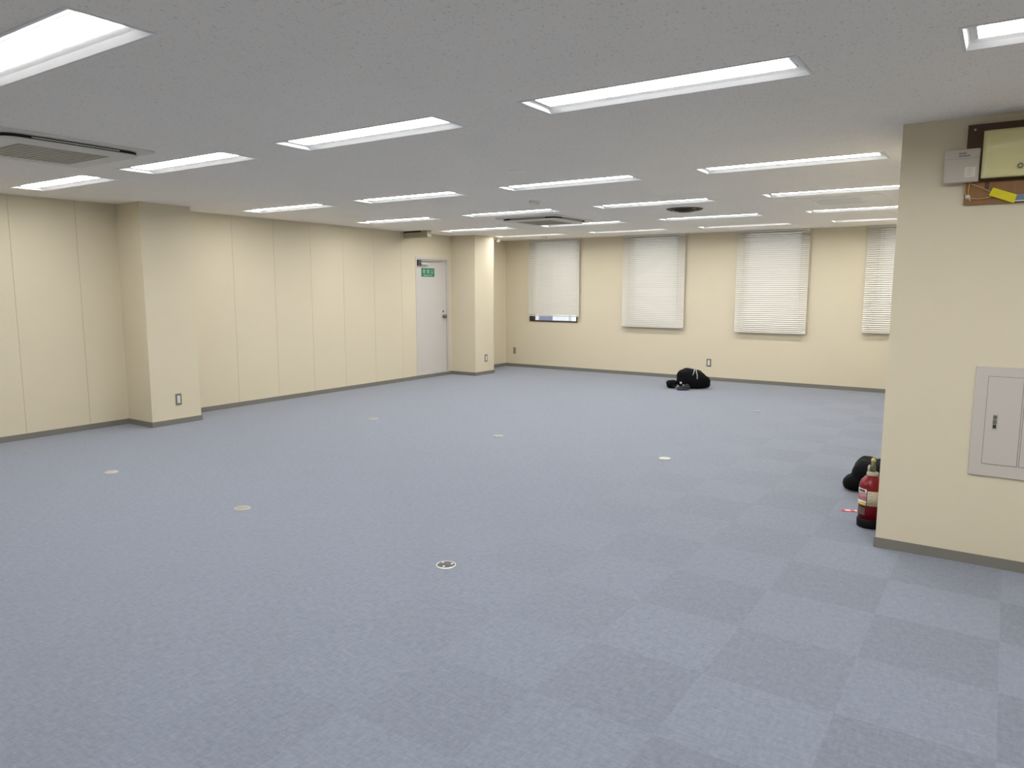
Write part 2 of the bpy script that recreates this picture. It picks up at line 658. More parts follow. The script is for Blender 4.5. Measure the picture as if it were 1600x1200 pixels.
# partition block on the right
bm = new_bm()
add_box(bm, RX, XR, RY, BY + 0.2, 0, H)
struct(obj('wall_partition', bm, M['wall']))
bm = new_bm()
add_box(bm, XR, XR + 0.15, YN, RY, 0, H)
struct(obj('wall_right', bm, M['wall']))
bm = new_bm()
add_box(bm, LX - 0.15, XR + 0.15, YN - 0.15, YN, 0, H)
struct(obj('wall_near', bm, M['wall']))

# baseboards
BH, BT = 0.062, 0.008
runs = {'baseboard_left': [], 'baseboard_back': [], 'baseboard_partition': [], 'baseboard_column': []}
bm = new_bm()
(c1, a1, a2), (c2, b1, b2) = COLS
for y0, y1 in ((YN, a1), (a2, b1), (b2, BY)):
    add_box(bm, LX, LX + BT, y0, y1, 0, BH)
struct(obj('baseboard_left', bm, M['base']))
for cxx, y0, y1 in COLS:
    bm = new_bm()
    add_box(bm, cxx, cxx + BT, y0 - BT, y1 + BT, 0, BH)
    add_box(bm, LX + BT, cxx, y0 - BT, y0, 0, BH)
    add_box(bm, LX + BT, cxx, y1, y1 + BT, 0, BH)
    struct(obj('baseboard_column', bm, M['base']))
bm = new_bm()
add_box(bm, LX + BT, RX - BT, BY - BT, BY, 0, BH)
struct(obj('baseboard_back', bm, M['base']))
bm = new_bm()
add_box(bm, RX - BT, XR, RY - BT, RY, 0, BH)
add_box(bm, RX - BT, RX, RY, BY, 0, BH)
struct(obj('baseboard_partition', bm, M['base']))

# ------------------------------------------------------------------ windows
for i, (bx0, bx1, bz, ox0, ox1, oz0, oz1) in enumerate(WINS):
    bm = new_bm()
    fy0, fy1, t = BY - 0.012, BY + 0.10, 0.024
    add_box(bm, ox0, ox1, fy0, fy1, oz0, oz0 + t)
    add_box(bm, ox0, ox1, fy0, fy1, oz1 - t, oz1)
    add_box(bm, ox0, ox0 + t, fy0, fy1, oz0 + t, oz1 - t)
    add_box(bm, ox1 - t, ox1, fy0, fy1, oz0 + t, oz1 - t)
    w = struct(obj('window_%d' % (i + 1), bm, M['brownframe']))
    bm = new_bm()
    s0 = ox0 + t
    add_box(bm, s0 + 0.03, s0 + 0.055, BY + 0.05, BY + 0.08, oz0 + t, oz1 - t)
    add_box(bm, ox1 - t - 0.02, ox1 - t, BY + 0.05, BY + 0.08, oz0 + t, oz1 - t)
    obj('sash', bm, M['brownframe'], w)
    box_obj('pane', (s0, ox1 - t - 0.02, BY + 0.062, BY + 0.068, oz0 + t, oz1 - t), M['glass'], w)

# ------------------------------------------------------------------ venetian blinds
blind_labels = ['white venetian blind over the leftmost window, hanging above an uncovered strip of glass',
                'white venetian blind above the wall between the bag and the leftmost window, second from left',
                'wide white venetian blind behind the bag side, third from the left on the back wall',
                'white venetian blind half hidden behind the cream partition corner, furthest right']
blind_labels = ['white venetian blind over the leftmost window, raised above an uncovered strip of glass',
                'white venetian blind on the back wall, second window from the left',
                'white venetian blind on the back wall, third from the left, right of the black bag',
                'white venetian blind at the far right, partly hidden behind the cream partition corner']
for i, (bx0, bx1, bz, *_r) in enumerate(WINS):
    t = thing('venetian_blind', blind_labels[i], 'blind', ((bx0 + bx1) / 2, BF, bz), 0, 'venetian blinds on the back wall')
    hw = (bx1 - bx0) / 2
    top = H - 0.004 - bz
    box_obj('head_rail', (-hw, hw, -0.020, 0.030, top - 0.024, top), M['rail'], t, bev=0.003)
    box_obj('bottom_rail', (-hw, hw, -0.024, 0.024, 0, 0.02), M['rail'], t, bev=0.004)
    bm = new_bm()
    pitch = 0.0325
    n = int((top - 0.055) / pitch)
    pitch = (top - 0.055) / n
    ang = math.radians(52)
    for k in range(n):
        zc = 0.045 + pitch * k
        sec = []
        for s in (-1, -0.33, 0.33, 1):
            u = s * 0.0196
            crown = 0.0028 * (1 - s * s)
            # top edge leans to the glass, convex side out
            y = u * math.cos(ang) - crown * math.sin(ang)
            z = u * math.sin(ang) + crown * math.cos(ang)
            sec.append((y, z))
        lp = sec + [(y + 0.0008, z - 0.0003) for y, z in reversed(sec)]
        wob = random.Random(i * 100 + k).uniform(-0.0012, 0.0012)
        add_stack(bm, [[(-hw + wob, y, zc + z) for y, z in lp], [(hw + wob, y, zc + z) for y, z in lp]])
    obj('slats', bm, M['slat'], t)
    for s in (-1, 1):
        bm = new_bm()
        add_tube(bm, [(s * (hw - 0.12), -0.026, 0.02), (s * (hw - 0.12), -0.026, top - 0.04)], 0.0012, 6)
        obj('ladder_cord', bm, M['cordw'], t)

# ------------------------------------------------------------------ ceiling lights
def make_light():
    t = thing('ceiling_light', 'x', 'light', (0, 0, H), 0, 'recessed ceiling lights')
    hx, hy = LW / 2, LD / 2

    def rect(a, b_, z):
        return [(-a, -b_, z), (a, -b_, z), (a, b_, z), (-a, b_, z)]
    bm = new_bm()
    zb = 0.0215
    loops = [rect(hx + 0.012, hy + 0.012, 0.0), rect(hx + 0.012, hy + 0.012, -0.003), rect(hx - 0.002, hy - 0.002, -0.003),
             rect(hx - 0.010, hy - 0.040, zb * 0.55), rect(hx - 0.022, hy - 0.076, zb)]
    add_stack(bm, loops, cap0=False, cap1=True)
    obj('housing', bm, M['housing'], t, fix=True)
    L2 = hx - 0.044
    bm = new_bm()
    add_stack(bm, [rect(L2, 0.0745, zb - 0.0006), rect(L2, 0.0745, zb - 0.003), rect(L2, 0.071, zb - 0.0045)])
    obj('diffuser', bm, M['lamp'], t)
    for s in (-1, 1):
        bm = new_bm()
        a, b_ = s * L2, s * (L2 + 0.016)
        add_box(bm, min(a, b_), max(a, b_), -0.0745, 0.0745, zb - 0.0045, zb - 0.0006)
        obj('end_cap', bm, M['housing'], t)
    return t


ordn = ['leftmost', 'second from the left', 'third from the left', 'rightmost']
rowname = {5: 'row nearest the blinds', 4: 'second row from the blinds', 3: 'third row from the blinds',
           2: 'fourth row from the blinds', 1: 'fifth row from the blinds', 0: 'row nearest the camera'}
proto = None
for c, r, x, y in lights:
    if r == 1 and c < 5:
        o5 = ['leftmost', 'second from the left', 'third from the left', 'largest in view', 'cut by right picture edge']
        lab = 'recessed white strip light in the %s, %s' % (rowname[r], o5[c])
    elif r in (0, 6) or c == 5:
        lab = ('large recessed white strip light cut by the top left picture corner' if c == 2
               else 'recessed white strip light added beyond the picture edge, out of view')
    else:
        lab = 'recessed white strip light in the %s, %s' % (rowname[r], ordn[c])
    loc = (x + LW / 2, y + LD / 2, H)
    if proto is None:
        proto = make_light()
        proto.location = loc
        proto['label'] = lab
    else:
        dup(proto, loc, lab)


# ------------------------------------------------------------------ cassette units
def make_cassette(label, loc, closed=False):
    t = thing('air_conditioner', label, 'air conditioner', loc, 0, 'ceiling cassette air conditioners')

    def rr(h, rad, z):
        return [(x, y, z) for x, y in rr_outline(h, h, rad)]
    bm = new_bm()
    add_stack(bm, [rr(0.50, 0.03, 0), rr(0.50, 0.03, -0.010), rr(0.49, 0.03, -0.014)])
    obj('frame', bm, M['acwhite'], t)
    dz = 0.006 if closed else 0.020
    bm = new_bm()
    add_stack(bm, [rr(0.430, 0.09, -0.0145), rr(0.430, 0.09, -0.0145 - dz)])
    obj('air_slot', bm, M['acwhite'] if closed else M['black_slot'], t)
    zb = -0.0145 - dz
    bm = new_bm()
    add_stack(bm, [rr(0.438, 0.10, zb), rr(0.438, 0.10, zb - 0.005), rr(0.415, 0.09, zb - 0.012)])
    panel = obj('panel', bm, M['acwhite'], t)
    bm = new_bm()
    add_box(bm, -0.28, 0.28, -0.28, 0.28, zb - 0.0155, zb - 0.0118)
    for k in range(14):
        y = -0.26 + 0.04 * k
        add_box(bm, -0.27, 0.27, y - 0.004, y + 0.004, zb - 0.018, zb - 0.0154)
    obj('grille', bm, M['acgrille'], t)
    for k in range(4):
        bm = new_bm()
        add_box(bm, -0.27, 0.27, -0.446, -0.431, -0.0275, -0.0225)
        l = obj('louver', bm, M['acwhite'], t)
        l.rotation_euler = (0, 0, k * PI / 2)
    return t


make_cassette('cassette air conditioner on the ceiling at the left picture edge, before the leftmost column', (-5.51, 2.50, H))
make_cassette('cassette air conditioner in the middle of the ceiling, beyond the round smoke detector', (-5.40, 8.835, H))
t = thing('air_conditioner', 'flush pale ceiling unit near the partition, with two small bright flap ends', 'air conditioner', (-1.60, 8.78, H), 0, 'ceiling cassette air conditioners')
bm = new_bm()
add_stack(bm, [[(x, y, z) for x, y in rr_outline(h, h, 0.03)] for h, z in ((0.47, 0), (0.47, -0.004), (0.46, -0.006))])
obj('frame', bm, M['flushunit'], t)
box_obj('grille', (-0.22, 0.22, -0.27, 0.27, -0.0085, -0.0055), M['flushgrille'], t, bev=0.001)
for s_ in (-1, 1):
    box_obj('flap', (s_ * 0.24 - 0.012, s_ * 0.24 + 0.012, -0.17, 0.17, -0.016, -0.0055), M['flushplate'], t, bev=0.003)

# boxy unit in the ceiling corner by the door
t = thing('duct_unit', 'beige box unit with a dark slot under the ceiling above the door', 'air unit', (-8.25, 9.42, H - 0.112))
box_obj('casing', (-0.29, 0.23, 0, 0.10, 0, 0.112), M['beige_unit'], t, bev=0.006)
box_obj('air_slot', (-0.285, 0.10, -0.004, 0.004, 0.086, 0.108), M['black_slot'], t)

# round brown diffuser
t = thing('ceiling_vent', 'round dark brown air diffuser on the ceiling', 'vent', (-3.30, 8.62, H))
bm = new_bm()
add_lathe(bm, [(0.215, 0), (0.215, -0.006), (0.19, -0.016), (0.165, -0.012), (0.165, 0)], 40)
obj('outer_ring', bm, M['brownvent'], t)
for r0, z0 in ((0.150, -0.022), (0.11, -0.03), (0.07, -0.038)):
    bm = new_bm()
    add_lathe(bm, [(r0, -0.001), (r0 + 0.012, z0 + 0.004), (r0 + 0.008, z0), (r0 - 0.03, z0 + 0.008)], 36, cap=False)
    obj('cone_ring', bm, M['brownvent'], t)
for s in (-1, 1):
    bm = new_bm()
    add_box(bm, s * 0.155 - 0.02, s * 0.155 + 0.02, -0.12, -0.10, -0.018, -0.001)
    obj('rim_highlight', bm, M['ventpale'], t)  # pale blocks stand in for bright highlights on the rim


def detector(label, loc, r=0.062):
    t = thing('smoke_detector', label, 'smoke detector', loc, 0, 'smoke detectors on the ceiling')
    bm = new_bm()
    add_lathe(bm, [(r, 0), (r, -0.012), (r * 0.95, -0.016)], 32)
    obj('base', bm, M['detector'], t)
    bm = new_bm()
    add_lathe(bm, [(r * 0.82, -0.0155), (r * 0.82, -0.030), (r * 0.6, -0.042), (r * 0.3, -0.047), (0, -0.048)], 32)
    obj('sensor_dome', bm, M['detector'], t)


detector('round beige smoke detector in the middle of the ceiling, before the cassette unit', (-4.36, 6.93, H), 0.066)
detector('small beige smoke detector on the ceiling at the top of the leftmost blind', (-7.25, 11.85, H), 0.055)

for lab, loc in (('faint flush round plate on the ceiling between two light rows, before the smoke detector', (-3.385, 5.11, H)),
                 ('faint white flush disc on the ceiling behind the round brown diffuser', (-4.0, 10.15, H))):
    bm = new_bm()
    add_lathe(bm, [(0.075, 0), (0.075, -0.003), (0.068, -0.006), (0, -0.0065)], 32)
    o = obj('ceiling_plate', bm, M['flushplate'], loc=loc)
    tag(o, lab, 'plate', 'flush round ceiling plates')

t = thing('dome_sensor', 'small white ball sensor on the ceiling in the far corner behind the column', 'sensor', (-8.12, 11.60, H))
bm = new_bm()
add_lathe(bm, [(0.022, 0), (0.022, -0.022)], 20)
obj('stem', bm, M['whitedome'], t)
bm = new_bm()
add_lathe(bm, [(0.010, -0.018), (0.03, -0.025), (0.040, -0.045), (0.038, -0.062), (0.025, -0.078), (0, -0.084)], 24)
obj('ball', bm, M['whitedome'], t)

# ------------------------------------------------------------------ door
bm = new_bm()
F = 0.035
for y0, y1, z0, z1 in ((DY0, DY0 + F, DZ0, DZ1), (DY1 - F - 0.02, DY1, DZ0, DZ1), (DY0 + F, DY1 - F - 0.02, DZ1 - F, DZ1), (DY0 + F, DY1 - F - 0.02, DZ0, DZ0 + 0.025)):
    add_box(bm, LX - 0.13, LX + 0.006, y0, y1, z0, z1)
door = struct(obj('door_1', bm, M['doorframe']))
LFX = LX - 0.022
leaf = box_obj('door_leaf', (LFX - 0.04, LFX, DY0 + F + 0.002, DY1 - F - 0.024, DZ0 + 0.027, DZ1 - F - 0.004), M['door'], door)
# closer
box_obj('closer_bracket', (LFX, LFX + 0.05, 9.765, 9.845, 1.985, 2.085), M['darkmetal'], door, bev=0.004)
cl = None
bm = new_bm()
add_lathe(bm, [(0.024, 0), (0.024, 0.19), (0.018, 0.2)], 16, axis='y', origin=(LFX + 0.045, 9.83, 2.015))
cl = obj('closer_body', bm, M['silver'], door)
bm = new_bm()
add_box(bm, LFX + 0.03, LFX + 0.045, 9.80, 10.42, 2.068, 2.086)
obj('closer_arm', bm, M['steel'], door)
# handle
bm = new_bm()
add_lathe(bm, [(0.027, 0), (0.027, 0.008), (0.012, 0.010), (0.014, 0.03), (0.030, 0.036), (0.036, 0.052), (0.030, 0.068), (0, 0.074)], 24, axis='x', origin=(LFX, 10.49, 1.085))
hd = obj('door_knob', bm, M['knob'], door)
bm = new_bm()
add_lathe(bm, [(0.02, 0), (0.02, 0.006), (0.012, 0.012), (0, 0.012)], 20, axis='x', origin=(LFX, 10.485, 1.175))
obj('keyhole', bm, M['knob'], door)

# exit sign plate
sy0, sy1, sz0, sz1 = 9.893, 10.245, 1.795, 1.945
t = thing('exit_sign', 'green emergency exit sign plate on the pale door', 'sign', (LFX, (sy0 + sy1) / 2, (sz0 + sz1) / 2))
box_obj('sign_plate', (0, 0.004, -(sy1 - sy0) / 2, (sy1 - sy0) / 2, -(sz1 - sz0) / 2, (sz1 - sz0) / 2), M['green'], t)
for k, chr_ in enumerate('非常口'):
    text_obj('character', chr_, 0.078, M['signtext'], t, (0.0045, (k - 1) * 0.108, 0.012), (PI / 2, 0, PI / 2))
text_obj('lettering', 'EMERGENCY EXIT', 0.03, M['signtext'], t, (0.0045, 0, -0.05), (PI / 2, 0, PI / 2))


# ------------------------------------------------------------------ outlets
def outlet(label, loc, rotz, tan=False, w=0.075, h=0.135):
    t = thing('wall_outlet', label, 'outlet', loc, rotz, 'wall outlets low on the walls')
    box_obj('cover_plate', (-w / 2, w / 2, -0.007, 0, 0, h), M['plate2' if tan else 'plate'], t, bev=0.002)
    if not tan:
        box_obj('socket', (-w * 0.24, w * 0.24, -0.0095, -0.0066, h * 0.17, h * 0.83), M['socket'], t, bev=0.001)
    else:
        box_obj('cable_cap', (-0.014, 0.014, -0.0095, -0.0066, h * 0.3, h * 0.7), M['plate2'], t, bev=0.001)


outlet('brown framed wall outlet with white insert on the leftmost column', (-8.05, 4.907, 0.224), PI / 2)
outlet('brown framed wall outlet with white insert on the far column beside the door', (-8.0, 11.03, 0.236), PI / 2, w=0.085)
outlet('plain tan cover plate on the back wall in the far left corner', (-8.335, BY, 0.26), 0, tan=True, w=0.062)
outlet('brown framed wall outlet on the back wall above the black bag', (-4.254, BY, 0.243), 0, w=0.083)


# ------------------------------------------------------------------ floor outlets
def floor_lid(label, loc, dark=False, r=0.058, m='lid_light'):
    t = thing('floor_outlet', label, 'floor outlet', loc, 0.4, 'round floor outlet covers in the carpet')
    bm = new_bm()
    add_lathe(bm, [(r, 0), (r, 0.004), (r * 0.98, 0.008), (r * 0.92, 0.009), (r * 0.90, 0.004)], 32, cap=False)
    obj('ring', bm, M['lid_ring' if dark else 'lid_rim'], t)
    bm = new_bm()
    add_lathe(bm, [(r * 0.905, 0.001), (r * 0.905, 0.007), (r * 0.86, 0.009), (0, 0.0095)], 32)
    add_box(bm, -r * 0.45, r * 0.45, -0.003, 0.003, 0.0094, 0.0105)
    obj('lid', bm, M['lid_dark' if dark else m], t)
    if dark:
        for a in (0.4, 2.4, 4.6):
            bm = new_bm()
            add_lathe(bm, [(0.007, 0.008), (0.007, 0.0112), (0, 0.0112)], 12, origin=(r * 0.6 * math.cos(a), r * 0.6 * math.sin(a), 0))
            obj('screw', bm, M['lid_ring'], t)


floor_lid('round floor outlet with dark lid and shiny rim, nearest the camera', (-2.594, 3.175, 0), True)
floor_lid('round pale floor outlet cover on the carpet, left of the dark lidded one', (-4.522, 3.204, 0))
floor_lid('round silver floor outlet cover on the carpet before the leftmost column', (-6.37, 3.22, 0), m='lid_rim')
floor_lid('faint round floor outlet cover furthest left in the middle of the room', (-6.362, 6.407, 0))
floor_lid('faint round floor outlet cover in the middle of the carpet, second of its row', (-4.499, 6.419, 0))
floor_lid('whitish round floor outlet cover on the carpet, left of the extinguisher', (-2.579, 6.43, 0), m='lid_white')
floor_lid('tiny pale floor outlet cover far back on the carpet, before the third blind', (-2.616, 9.647, 0), r=0.045)


# ------------------------------------------------------------------ soft bags
def blob(bm, fn, nu=36, nv=22):
    """fn(theta, phi) -> point; closed sphere-like grid."""
    rows = []
    for j in range(nv + 1):
        ph = -PI / 2 + PI * j / nv
        rows.append([fn(2 * PI * i / nu, ph) for i in range(nu)])
    bot = bm.verts.new(rows[0][0])
    topv = bm.verts.new(rows[-1][0])
    grid = [[bm.verts.new(p) for p in row] for row in rows[1:-1]]
    for a, b_ in zip(grid, grid[1:]):
        for i in range(nu):
            f = bm.faces.new((a[i], a[(i + 1) % nu], b_[(i + 1) % nu], b_[i]))
            f.smooth = True
    for i in range(nu):
        f = bm.faces.new((bot, grid[0][(i + 1) % nu], grid[0][i]))
        f.smooth = True
        f = bm.faces.new((topv, grid[-1][i], grid[-1][(i + 1) % nu]))
        f.smooth = True


def spow(v, e):
    return math.copysign(abs(v) ** e, v)


def lump(cx, cy, hx, hy, hz, e=0.7, seed=0, amp=0.02, topfn=None, fr=9.0):
    def fn(th, ph):
        c = spow(math.cos(ph), e)
        x = c * spow(math.cos(th), e)
        y = c * spow(math.sin(th), e)
        z = spow(math.sin(ph), e)
        zz = (z + 1) / 2
        h = hz * (topfn(x) if topfn else 1)
        p = Vector((cx + x * hx, cy + y * hy, zz * h))
        nz = noise.noise(p * fr + Vector((seed, 0, 0))) * amp + noise.noise(p * fr * 2.3 + Vector((0, seed, 0))) * amp * 0.5
        d = Vector((x, y, max(z, 0) * 0.7))
        p = p + d * nz
        p.z = max(p.z, 0.0)
        return p
    return fn


def lerp_tab(tab):
    def f(x):
        for (x0, v0), (x1, v1) in zip(tab, tab[1:]):
            if x <= x1:
                return v0 + (v1 - v0) * max(0, (x - x0)) / (x1 - x0)
        return tab[-1][1]
    return f


# duffel near the back wall; its long axis faces the camera line
BR = math.radians(33.9)
t = thing('duffel_bag', 'slumped black bag with pale straps on the carpet before the back wall', 'bag', (-4.11, 11.35, 0), BR)
bm = new_bm()
blob(bm, lump(0, 0, 0.265, 0.17, 0.33, 0.62, 1, 0.017, lerp_tab([(-1, 0.93), (-0.45, 0.98), (0.1, 0.93), (0.55, 0.78), (1, 0.55)])), 48, 30)
obj('bag_body', bm, M['bag'], t)
for pts, r in (([(-0.055, -0.165, 0.23), (-0.035, -0.158, 0.27), (-0.015, -0.115, 0.318), (0.0, -0.02, 0.335)], 0.007),
               ([(0.02, -0.172, 0.17), (0.018, -0.165, 0.23), (0.010, -0.150, 0.275), (0.012, -0.10, 0.318), (0.015, -0.02, 0.328)], 0.008),):
    bm = new_bm()
    add_tube(bm, pts, r, 8)
    obj('strap', bm, M['strap'], t)
for x, z in ((-0.235, 0.105), (-0.19, 0.065)):
    bm = new_bm()
    add_box(bm, x - 0.012, x + 0.012, -0.175, -0.115, z - 0.015, z + 0.015, bev=0.004)
    obj('buckle', bm, M['buckle'], t)
t = thing('pouch', 'small round black pouch on the carpet at the left end of the bag', 'pouch', (-4.40, 11.145, 0), BR)
bm = new_bm()
blob(bm, lump(0, 0, 0.085, 0.07, 0.135, 0.8, 5, 0.02), 28, 18)
obj('pouch_body', bm, M['bag'], t)
bm = new_bm()
add_lathe(bm, [(0.016, 0), (0.016, 0.008), (0, 0.01)], 14, axis='y', origin=(0.03, -0.072, 0.045))
obj('badge', bm, M['darkgrey'], t)
t = thing('cloth_bundle', 'low dark grey bundle on the carpet in front of the black bag', 'bundle', (-4.16, 11.055, 0), BR)
bm = new_bm()
blob(bm, lump(0.0, 0, 0.10, 0.05, 0.095, 0.8, 8, 0.016, lerp_tab([(-1, 0.6), (0.0, 0.8), (0.5, 1.1), (1, 0.9)])), 28, 16)
obj('upper_fold', bm, M['darkgrey'], t)
bm = new_bm()
blob(bm, lump(-0.01, -0.012, 0.105, 0.05, 0.032, 0.8, 4, 0.008), 28, 14)
obj('lower_fold', bm, M['navy'], t)

# bag half hidden behind the partition
t = thing('backpack', 'lumpy black bag half hidden behind the partition corner, beyond the extinguisher', 'bag', (-0.79, 6.36, 0), 0)
bm = new_bm()
blob(bm, lump(0.01, 0, 0.165, 0.20, 0.275, 0.62, 3, 0.016, lerp_tab([(-1, 0.82), (-0.55, 0.92), (0.0, 0.86), (0.5, 0.98), (1, 1.05)])), 44, 26)
obj('bag_body', bm, M['bag'], t)
bm = new_bm()
blob(bm, lump(-0.11, -0.07, 0.10, 0.12, 0.15, 0.75, 12, 0.012, lerp_tab([(-1, 0.7), (0, 1.0), (1, 1.2)])), 28, 16)
obj('side_pocket', bm, M['bag'], t)

# ------------------------------------------------------------------ fire extinguisher
EX = (-0.668, 5.345, 0)
t = thing('fire_extinguisher', 'red fire extinguisher with black base standing beside the partition corner', 'fire extinguisher', EX)
R0 = 0.078
bm = new_bm()
add_lathe(bm, [(R0 - 0.004, 0), (R0 + 0.002, 0.004), (R0 + 0.003, 0.05), (R0, 0.062)], 40)
obj('base', bm, M['blackrub'], t)
bm = new_bm()
add_lathe(bm, [(R0 - 0.002, 0.06), (R0 - 0.001, 0.285), (R0 - 0.004, 0.300), (0.066, 0.318), (0.050, 0.338), (0.038, 0.352), (0.033, 0.36), (0.0, 0.36)], 40)
obj('cylinder', bm, M['red'], t)
bm = new_bm()
add_lathe(bm, [(0.034, 0.352), (0.037, 0.356), (0.037, 0.372), (0.030, 0.378), (0.020, 0.380)], 28)
obj('collar', bm, M['collar'], t)
# cable of camera-facing direction
face = math.atan2(-EX[1], -EX[0])


def shell(name, a0, a1, z0, z1, m, parent, off=0.0008, r=R0):
    bm = new_bm()
    add_lathe(bm, [(r - 0.001, z0), (r + off, z0), (r + off, z1), (r - 0.001, z1)], 14, a0=a0, a1=a1)
    return obj(name, bm, m, parent)


# labels: cream instruction sheet in the middle, pink one to the left
def ang(u):   # u -1..1 across the visible front, left to right
    return face + math.asin(max(-1, min(1, u)))


shell('instruction_label', ang(-0.30), ang(0.78), 0.158, 0.258, M['label_cream'], t)
pk = shell('brand_label', ang(-0.985), ang(-0.36), 0.168, 0.268, M['label_pink'], t)
shell('white_field', ang(-0.985), ang(-0.36), 0.235, 0.268, M['label_white'], pk, 0.0014)
shell('printed_title', ang(-0.93), ang(-0.48), 0.250, 0.262, M['ink'], pk, 0.0019)
shell('white_field', ang(-0.985), ang(-0.36), 0.168, 0.188, M['label_white'], pk, 0.0014)
shell('printed_mark', ang(-0.60), ang(-0.46), 0.212, 0.218, M['ink_grey'], pk, 0.0014)
shell('yellow_band', ang(-0.985), ang(-0.36), 0.156, 0.170, M['label_yellow'], pk, 0.0018)
for k in range(6):
    z = 0.092 + 0.0085 * k
    shell('printed_line', ang(-0.985), ang(-0.42), z, z + 0.0048, M['ink_grey'], t, 0.0009)
for k in range(4):
    z = 0.245 - 0.022 * k
    shell('printed_line', ang(-0.2), ang(0.05 + 0.1 * (k % 2)), z, z + 0.002, M['ink_grey'], t, 0.0012)
# valve
cv = Vector((math.cos(face), math.sin(face), 0))
sd = Vector((math.cos(face + PI / 2), math.sin(face + PI / 2), 0))
bm = new_bm()
add_lathe(bm, [(0.017, 0.378), (0.017, 0.415), (0.013, 0.425), (0.013, 0.448)], 18)
obj('valve_body', bm, M['valve'], t)
bm = new_bm()
add_tube(bm, [sd * -0.022 + Vector((0, 0, 0.372)), sd * -0.024 + Vector((0, 0, 0.405)), sd * -0.018 + Vector((0, 0, 0.420))], 0.009, 10)
obj('nozzle', bm, M['collar'], t)
bm = new_bm()
p0 = cv * 0.01 + Vector((0, 0, 0.436))
add_tube(bm, [p0 - cv * 0.03 + Vector((0, 0, 0.006)), p0 + cv * 0.02, p0 + cv * 0.06 - Vector((0, 0, 0.012))], 0.008, 8)
obj('lever', bm, M['valve'], t)
bm = new_bm()
add_lathe(bm, [(0.008, 0.445), (0.014, 0.450), (0.015, 0.462), (0.009, 0.470), (0, 0.472)], 16)
obj('safety_cap', bm, M['yellowpin'], t)
bm = new_bm()
add_lathe(bm, [(0.003, 0.47), (0.0025, 0.485), (0, 0.487)], 8)
obj('pin', bm, M['yellowpin'], t)

# red and white tag lying on the carpet
t = thing('paper_tag', 'small red and white tag lying on the carpet beside the extinguisher', 'tag', (-0.84, 5.64, 0), 0.35)
box_obj('card', (-0.055, 0.075, -0.022, 0.022, 0, 0.004), M['tagred'], t)
box_obj('white_patch', (-0.030, 0.005, -0.015, 0.015, 0.0038, 0.0048), M['tagwhite'], t)
box_obj('white_stripe', (0.035, 0.05, -0.02, 0.02, 0.0038, 0.0048), M['tagwhite'], t)

# ------------------------------------------------------------------ partition fittings
# distribution panel
t = thing('distribution_panel', 'pale grey metal access panel with latch set in the partition wall', 'panel', (-0.12, RY, 0.534))
PW, PH = 0.52, 0.63
box_obj('panel_frame', (0, PW, -0.012, 0, 0, PH), M['panelgrey'], t, bev=0.003)
for x0, x1 in ((0.064, 0.228), (0.240, 0.44)):
    if x0 < 0.1:
        box_obj('door_seam', (x0 - 0.0022, x1 + 0.0022, -0.0128, -0.0118, 0.0706, 0.5764), M['seam'], t)
        d = box_obj('panel_door', (x0, x1, -0.0150, -0.0115, 0.073, 0.574), M['panelgrey'], t, bev=0.0012)
        box_obj('latch_plate', (0.098, 0.122, -0.018, -0.0145, 0.272, 0.366), M['latchpale'], d, bev=0.001)
        box_obj('latch_slot', (0.101, 0.119, -0.0195, -0.0175, 0.333, 0.356), M['latch'], d)
        box_obj('latch_lever', (0.101, 0.119, -0.0215, -0.0175, 0.306, 0.330), M['latch'], d, bev=0.001)
        box_obj('latch_button', (0.102, 0.118, -0.0205, -0.0175, 0.281, 0.302), M['ink'], d, bev=0.001)
    else:
        box_obj('door_seam', (x0 - 0.0022, x1 + 0.0022, -0.0128, -0.0118, 0.0706, 0.5764), M['seam'], t)
        box_obj('panel_door', (x0, x1, -0.0150, -0.0115, 0.073, 0.574), M['panelgrey'], t, bev=0.0012)

# wooden board
t = thing('wooden_board', 'brown wooden mounting board high on the partition wall', 'board', (-0.247, RY, 2.064))
box_obj('upper_panel', (-0.004, 0.75, -0.020, 0, 0.120, 0.433), M['wooddark'], t, bev=0.001)  # darker wood tone on the upper part
box_obj('lower_panel', (0, 0.75, -0.018, 0, 0.0, 0.122), M['woodlight'], t, bev=0.001)
box_obj('batten', (0.095, 0.115, -0.0205, -0.017, 0.075, 0.122), M['wooddark'], t)
for x, z in ((0.03, 0.405), (0.70, 0.405)):
    bm = new_bm()
    add_lathe(bm, [(0.006, -0.018), (0.006, -0.023), (0, -0.0235)], 12, axis='y', origin=(x, 0, z))
    obj('screw', bm, M['collar'], t)

# meter box: bulging lid
t = thing('meter_box', 'olive cream metal box with ring latch mounted on the wooden board', 'box', (-0.172, RY - 0.0205, 2.197))
box_obj('back_box', (0.004, 0.48, -0.055, 0, 0.003, 0.247), M['meter'], t, bev=0.006)
bm = new_bm()
nx, nz = 28, 26
W_, Hh = 0.484, 0.25
ring = []
for i in range(nx + 1):
    x = W_ * i / nx
    apex = 0.150 + 0.020 * math.sin(PI * i / nx)
    edge = min(1.0, min(i, nx - i) / 1.5)
    col = [(x, -0.054, 0.0)]
    for j in range(nz + 1):
        z = Hh * j / nz
        round_ = 0.006 * (1 if j in (0, nz) else 0)
        d = 0.076 + 0.016 * math.exp(-((z - apex) / 0.075) ** 2)
        col.append((x, -(0.062 + (d - 0.062 - round_) * edge), z))
    col.append((x, -0.054, Hh))
    ring.append(col)
add_stack(bm, ring, smooth=True)
obj('lid', bm, M['meter'], t)
bm = new_bm()
add_lathe(bm, [(0.008, 0), (0.008, -0.006), (0.0135, -0.006), (0.0135, 0), (0.008, 0)], 20, axis='y', origin=(0.176, -0.084, 0.05), cap=False)
obj('ring_latch', bm, M['latch'], t)

